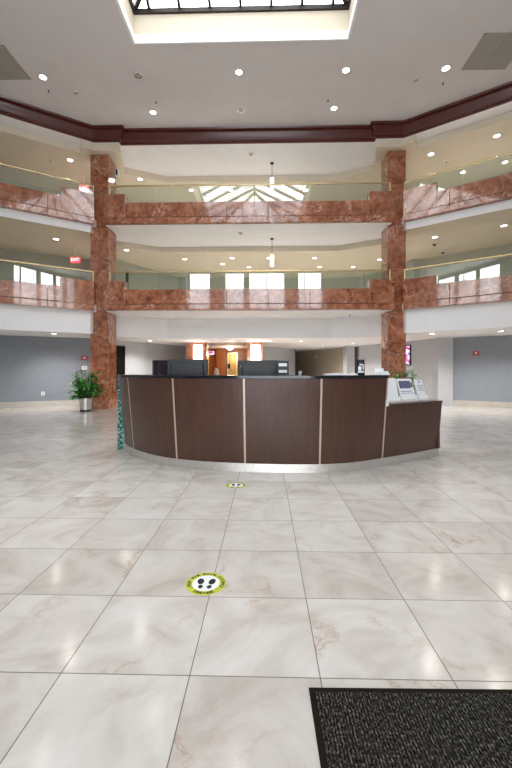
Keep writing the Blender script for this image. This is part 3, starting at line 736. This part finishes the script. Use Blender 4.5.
def band(i0, i1, oa, ob, z0, ia, ib, z1, back=True):
    """curved shell: outer offset oa at z0, ob at z1; inner offsets ia, ib"""
    mb = MB(); n = i1 - i0 + 1; vs_ = []
    for i in range(i0, i1 + 1):
        a, b_, c, d = off(i, oa), off(i, ob), off(i, ib), off(i, ia)
        vs_ += [(a[0], a[1], z0), (b_[0], b_[1], z1), (c[0], c[1], z1), (d[0], d[1], z0)]
    fs = [(k * 4 + j, k * 4 + (j + 1) % 4, k * 4 + 4 + (j + 1) % 4, k * 4 + 4 + j) for k in range(n - 1) for j in range(4)]
    return mb.add(vs_, fs + [(3, 2, 1, 0), tuple(4 * (n - 1) + j for j in range(4))])
def ang(pxv):
    best = min(range(len(OUT)), key=lambda i: abs(math.atan2(OUT[i].x, OUT[i].y) - (math.atan((pxv - 256) / 374) - YAW)))
    return best
iS = [0, ang(134), ang(177), ang(244), ang(319.5), ang(383), len(OUT) - 1]
FL_ = .09
fl = lambda z: FL_ * (z - .1) / 1.01
for k in range(5):
    a, b_ = iS[k], iS[k + 1]
    band(a, b_, 0.0, fl(1.11), .1, -.03, fl(1.11) - .03, 1.11).build('front_panel', M['walnut'], dk, smooth=True)
band(iS[5], iS[6], 0.0, fl(.76), .1, -.03, fl(.76) - .03, .76).build('front_panel', M['walnut'], dk, smooth=True)
def strip(i, z1, w_=.011):
    p_ = OUT[i]; n_ = NRM[i]; d = Vector((-n_.y, n_.x)); vs_ = []
    for z, o in ((.1, 0.0), (z1, fl(z1))):
        for s_, e in ((-w_, -.004), (w_, -.004), (w_, .004), (-w_, .004)):
            q = p_ + d * s_ + n_ * (o + e); vs_.append((q.x, q.y, z))
    return MB().add(vs_, [(3, 2, 1, 0), (4, 5, 6, 7), (0, 1, 5, 4), (1, 2, 6, 5), (2, 3, 7, 6), (3, 0, 4, 7)])
for k in (2, 3, 4, 5): strip(iS[k], 1.11).build('metal_strip', M['strip'], dk)
strip(iS[1], 1.11, .004).build('metal_strip', M['strip'], dk)
band(0, len(OUT) - 1, .014, .010, 0.0, -.06, -.06, .1).build('kick_plate', M['steel'], dk, smooth=True)
band(0, iS[5], FL_ + .015, FL_ + .015, 1.11, -.36, -.36, 1.148).build('granite_counter', M['granite'], dk, .004)
band(iS[5] + 1, iS[6], fl(.76) + .012, fl(.76) + .012, .76, -.36, -.36, .785).build('low_counter', M['walnut'], dk, .003)
band(0, iS[5], -.36, -.36, .1, -.39, -.39, 1.11).build('inner_panel', M['walnut'], dk, smooth=True)
band(iS[5] + 1, iS[6], -.36, -.36, 0, -.39, -.39, .76).build('inner_panel', M['walnut'], dk, smooth=True)
band(2, iS[5] - 2, -.39, -.39, .72, -1.0, -1.0, .75).build('staff_worktop', M['granite'], dk)
# end walls of the desk
e = len(OUT) - 1
MB().prism([off(e, fl(.4)), off(e, -.36), off(e - 1, -.36), off(e - 1, fl(.4))], 0.1, .76).build('end_panel', M['walnut'], dk)
i5 = iS[5]
MB().prism([off(i5, FL_ - .02), off(i5, -.36), off(i5 + 1, -.36), off(i5 + 1, FL_ - .02)], .76, 1.11).build('step_panel', M['plasticwhite'], dk)
pE = Vector(off(0, FL_ + .01)); pI = Vector(off(0, -.40)); ux = (OUT[1] - OUT[0]).normalized()
MB().prism([tuple(pE + ux * .0), tuple(pI), tuple(pI - ux * .07), tuple(pE - ux * .07)], 0.0, 1.109).build('mosaic_end_panel', M['mosaic'], dk, .004)

# things on the desk
def upright(name, px, yc, zbase, label, cat, group=None, rz=0.0):
    x, y_ = sy(px, yc); t = thing(name, (0, 0, 0), label, cat, group); t.location = (x, y_, zbase); t.rotation_euler = (0, 0, rz); return t
def monitor(px, yc, wd, zc, ht, rz, label):
    t = upright('computer_monitor', px, yc, .75, label, 'monitor', 'monitors on the staff worktop', rz)
    z0 = zc - ht / 2 - .75; z1 = zc + ht / 2 - .75
    MB().prism([(-wd / 2, -.02), (wd / 2, -.02), (wd / 2, .02), (-wd / 2, .02)], z0, z1).build('back_shell', M['black'], t, .012)
    MB().box(-wd / 2 + .06, wd / 2 - .06, -.045, -.02, z0 + .05, z1 - .05).build('rear_bulge', M['black'], t, .012)
    MB().box(-wd / 2 + .015, wd / 2 - .015, .02, .023, z0 + .015, z1 - .015).build('display', M['screen'], t)
    MB().box(-.04, .04, -.07, -.045, .02, (z0 + z1) / 2).build('stand_neck', M['black'], t)
    MB().lathe([(.14, .001), (.14, .012), (.04, .022)], 0, -.05, 0, 24).build('stand_foot', M['black'], t)
    return t, z0, z1
monitor(187.5, 5.45, .60, 1.17, .40, .0, 'black monitor seen from behind, left end of the desk')
monitor(163.5, 5.85, .36, 1.17, .40, .75, 'black monitor turned sideways, its edge showing left of another monitor')
t, z0, z1 = monitor(261.5, 5.45, .68, 1.165, .38, .0, 'wide black monitor seen from behind, middle of the desk')
vs_, fs = text_mesh('o o o', .05, .0005)
MB().box(-.30, -.19, -.0225, -.0205, z1 - .10, z1 - .075).build('badge', M['ink'], t)
t = upright('document_stand', 283.5, 5.0, 1.148, 'small black stand holding white cards right of the middle monitor', 'document stand')
MB().box(-.075, .075, -.03, .03, 0.0, .02).build('foot', M['black'], t, .004); MB().box(-.07, .07, .0, .015, .02, .19).build('back_board', M['black'], t, .003)
for z0_, z1_ in ((.115, .155), (.03, .065)): MB().box(-.065, .045, -.012, -.001, z0_, z1_).build('white_card', M['paper'], t)
t = upright('canister', 360.5, 4.75, 1.148, 'black canister with white patterned label on the right of the counter', 'canister')
MB().lathe([(.046, 0), (.05, .005), (.05, .175), (.046, .18)], n=28).build('body', M['black'], t, smooth=True)
lab = MB(); seg_n = 16
for (a0, a1, h0, h1) in ((-2.5, -.7, .03, .055), (-2.4, -1.6, .06, .11), (-1.3, -.75, .07, .13), (-2.1, -1.0, .125, .14)):
    vv = []
    for i in range(seg_n + 1):
        a = a0 + (a1 - a0) * i / seg_n; vv += [(.0508 * math.cos(a), .0508 * math.sin(a), h0), (.0508 * math.cos(a), .0508 * math.sin(a), h1)]
    lab.add(vv, [(2 * i, 2 * i + 2, 2 * i + 3, 2 * i + 1) for i in range(seg_n)])
lab.build('patterned_label', M['paper'], t)
MB().lathe([(.048, .18), (.05, .185), (.048, .195), (.01, .197)], n=28).build('lid', M['black'], t, smooth=True)
t = upright('paper_stack', 340, 4.74, 1.148, 'flat stack of white paper lying on the granite counter', 'paper stack')
MB().box(-.2, .2, -.1, .1, 0, .012).build('lower_sheets', M['paper'], t); MB().prism([(-.19, -.1), (.2, -.085), (.19, .1), (-.2, .09)], .012, .02).build('upper_sheets', M['paper'], t)
t = upright('paper_cup', 300, 4.8, 1.148, 'tiny white cup standing alone on the granite counter', 'cup')
MB().lathe([(.018, 0), (.026, .05), (.028, .052), (.024, .052), (.017, .004)], n=20).build('cup', M['plasticwhite'], t, smooth=True)
t = upright('leaflet_tray', 382.5, 4.72, 1.148, 'white rounded leaflet tray at the right end of the granite counter', 'tray', None, .5)
MB().box(-.07, .07, -.06, .06, 0, .02).build('tray_base', M['plasticwhite'], t, .006); MB().box(-.07, .07, .045, .06, .02, .085).build('tray_back', M['plasticwhite'], t, .006)
MB().box(-.055, .055, -.05, .04, .02, .05).build('leaflets', M['paper'], t, .004)
def holder(px, yc, wd, ht, rz, tilt, label, kind):
    t = upright('brochure_holder', px, yc, .785, label, 'brochure holder', 'brochure holders on the low counter', rz)
    R = Matrix.Rotation(tilt, 4, 'X')
    def bx(nm, x0, x1, y0, y1, z0, z1, mat, bev=0):
        m = MB().box(x0, x1, y0, y1, z0, z1); m.v = [tuple(R @ Vector(v)) for v in m.v]; mn = m; return mn.build(nm, M[mat], t, bev)
    lift = .012
    MB().box(-wd / 2, wd / 2, -.05, .12, 0, .008).build('foot', M['plasticwhite'], t, .002)
    bx('back_board', -wd / 2, wd / 2, .0, .008, lift, ht, 'grille' if kind else 'plasticwhite', .002)
    bx('leaflet', -wd / 2 + .008, wd / 2 - .008, -.010, -.001, lift, ht - .012, 'paper', .001)
    bx('front_lip', -wd / 2, wd / 2, -.03, -.022, lift, ht * .22, 'plasticwhite', .002)
    if kind == 1:
        bx('picture', -wd / 2 + .025, wd / 2 - .055, -.0125, -.010, ht * .55, ht * .88, 'photo')
        bx('picture', wd / 2 - .045, wd / 2 - .018, -.0125, -.010, ht * .60, ht * .80, 'black')
        bx('printed_lines', -wd / 2 + .025, wd / 2 - .07, -.0125, -.010, ht * .40, ht * .43, 'ink')
        bx('printed_lines', -wd / 2 + .025, wd / 2 - .03, -.0125, -.010, ht * .32, ht * .34, 'ink')
    if kind == 2:
        bx('emblem', -.014, .014, -.0125, -.010, ht * .82, ht * .91, 'ink')
        for q in (.68, .60, .52, .44): bx('printed_lines', -wd / 2 + .02, wd / 2 - .02, -.0125, -.010, ht * q, ht * (q + .02), 'ink')
holder(393.5, 5.02, .235, .325, .55, -.22, 'plain white brochure holder against the step of the desk', 0)
holder(409.0, 5.20, .32, .325, .55, -.30, 'wide brochure holder with picture leaflet in the middle of the low counter', 1)
holder(423.0, 5.36, .185, .31, .55, -.30, 'narrow white brochure holder at the outer end of the low counter', 2)

# ------------------------------------------------------------------ potted plants
rng = random.Random(3)
def plant():
    x, y_ = sy(85.8, 11.2)
    t = thing('potted_plant', (0, 0, 0), 'bushy green plant in a white pot against the left marble column', 'plant', 'potted plants by the columns')
    MB().lathe([(.165, 0), (.165, .05), (.16, .055)], n=32).build('pot_base', M['black'], t, smooth=True)
    MB().lathe([(.17, .05), (.18, .36), (.185, .365), (.185, .39), (.17, .39), (.165, .34), (.01, .34)], n=36).build('pot', M['steel'], t, smooth=True)
    MB().lathe([(.155, .34), (.155, .355), (.01, .36)], n=24).build('soil', M['soil'], t)
    st = MB(); lf = MB()
    for i in range(60):
        a = rng.uniform(0, 2 * PI); r = rng.uniform(.12, .47); zt2 = rng.uniform(.55, 1.22) if r < .3 else rng.uniform(.40, 1.0)
        tip = Vector((r * math.cos(a), r * math.sin(a), zt2)); b0 = Vector((.06 * math.cos(a), .06 * math.sin(a), .33)); mid = b0.lerp(tip, .55) + Vector((0, 0, .10))
        st.tube([b0, mid, tip], [.009, .007, .004], 5)
        for j in range(8):
            f = .35 + .65 * rng.random(); c = b0.lerp(mid, min(1, f / .55)) if f < .55 else mid.lerp(tip, (f - .55) / .45)
            az = rng.uniform(0, 2 * PI); L = rng.uniform(.15, .25); wd = L * .36; dz = rng.uniform(-.5, .35)
            d = Vector((math.cos(az), math.sin(az), dz)).normalized(); s_ = d.cross(Vector((0, 0, 1))).normalized(); up = s_.cross(d)
            pts = []
            for q, ww, dr in ((0, .02, 0), (.3, .9, .012), (.6, 1.0, 0), (.85, .55, -.03), (1.0, .03, -.06)):
                m_ = c + d * (L * q) + up * dr; pts += [m_ - s_ * (wd / 2 * ww) + up * .012 * ww, m_, m_ + s_ * (wd / 2 * ww) + up * .012 * ww]
            lf.add(pts, [(3 * q + e_, 3 * q + e_ + 1, 3 * q + 4 + e_, 3 * q + 3 + e_) for q in range(4) for e_ in (0, 1)])
    lf.v = [(v[0], min(v[1], .50), v[2]) for v in lf.v]
    st.build('stems', M['stem'], t); lf.build('foliage', M['leaf'], t, smooth=True)
    t.location = (x, y_, 0); return t
pl = plant()
x, y_ = sy(404, 10.75)
copy_thing(pl, (x, y_, 0), 2.1, 'green plant whose leaf tips show above the brochures before the right column')

# ------------------------------------------------------------------ floor stickers and door mat
def sticker(px, py, R, label):
    x, y_ = sx(px, py, 0.0)
    t = thing('floor_sticker', (0, 0, 0), label, 'floor sticker', 'round footprint floor stickers')
    MB().lathe([(R, .0), (R, .0012), (.001, .0013)], n=64).build('yellow_disc', M['yellow'], t)
    MB().lathe([(R * .69, .0013), (R * .69, .0019), (.001, .0020)], n=56).build('white_centre', M['vinylwhite'], t)
    for s_ in (-1, 1):
        for (cx_, cy_, rx, ry, n_) in ((s_ * .29, .14, .17, .26, 'sole'), (s_ * .22, -.32, .12, .15, 'heel')):
            tl_ = -s_ * .16; pts = []
            for i in range(28):
                a = 2 * PI * i / 28; u_, v_ = rx * math.cos(a), ry * math.sin(a); pts.append((R * (cx_ + u_ * math.cos(tl_) - v_ * math.sin(tl_)), R * (cy_ + u_ * math.sin(tl_) + v_ * math.cos(tl_))))
            MB().prism(pts, .0019, .0025).build('footprint_' + n_, M['vinylblack'], t)
    tx = MB()
    def arc(s, a_mid, inward, span):
        n_ = len(s)
        for i, ch in enumerate(s):
            if ch == ' ': continue
            f = (i + .5) / n_ - .5; vs2, fs2 = text_mesh(ch, R * .25, 0.0, R * .008)
            if inward: a = a_mid - f * span; rot = a - PI / 2
            else: a = a_mid + f * span; rot = a + PI / 2
            ca, sa = math.cos(rot), math.sin(rot)
            tx.add([(R * .845 * math.cos(a) + v.x * ca - v.y * sa, R * .845 * math.sin(a) + v.x * sa + v.y * ca, .0017) for v in vs2], fs2)
    arc('KEEP YOUR SOCIAL DISTANCE', PI / 2, True, 4.0)
    arc('STAND HERE', -PI / 2, False, 1.25)
    arc('*', -PI / 2 - .95, False, .1); arc('*', -PI / 2 + .95, False, .1)
    tx.build('lettering', M['vinylblack'], t)
    t.location = (x, y_, 0.0006); t.rotation_euler = (0, 0, -.03); return t
sticker(206, 583.5, .112, 'round yellow footprint floor sticker nearest the door mat')
sticker(236, 485.2, .105, 'round yellow footprint floor sticker just before the reception desk')
x, y_ = cr(.199, 1.409)
mt = thing('door_mat', (0, 0, 0), 'charcoal ribbed door mat with black rubber border on the tile floor', 'door mat')
MW, ML = 1.8, 2.4
MB().prism([(0, 0), (MW, 0), (MW, -ML), (0, -ML)], 0.0, .004).build('backing', M['rubber'], mt)
bd = MB()
for q in ((0, MW, -.022, 0), (0, MW, -ML, -ML + .022), (0, .022, -ML + .022, -.022), (MW - .022, MW, -ML + .022, -.022)): bd.box(*q, .004, .008)
bd.build('rubber_border', M['rubber'], mt, .001)
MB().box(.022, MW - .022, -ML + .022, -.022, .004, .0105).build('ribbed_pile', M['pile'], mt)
mt.location = (x, y_, .0005); mt.rotation_euler = (0, 0, .012)

for o in list(bpy.data.objects):
    if '_o' in o: del o['_o']
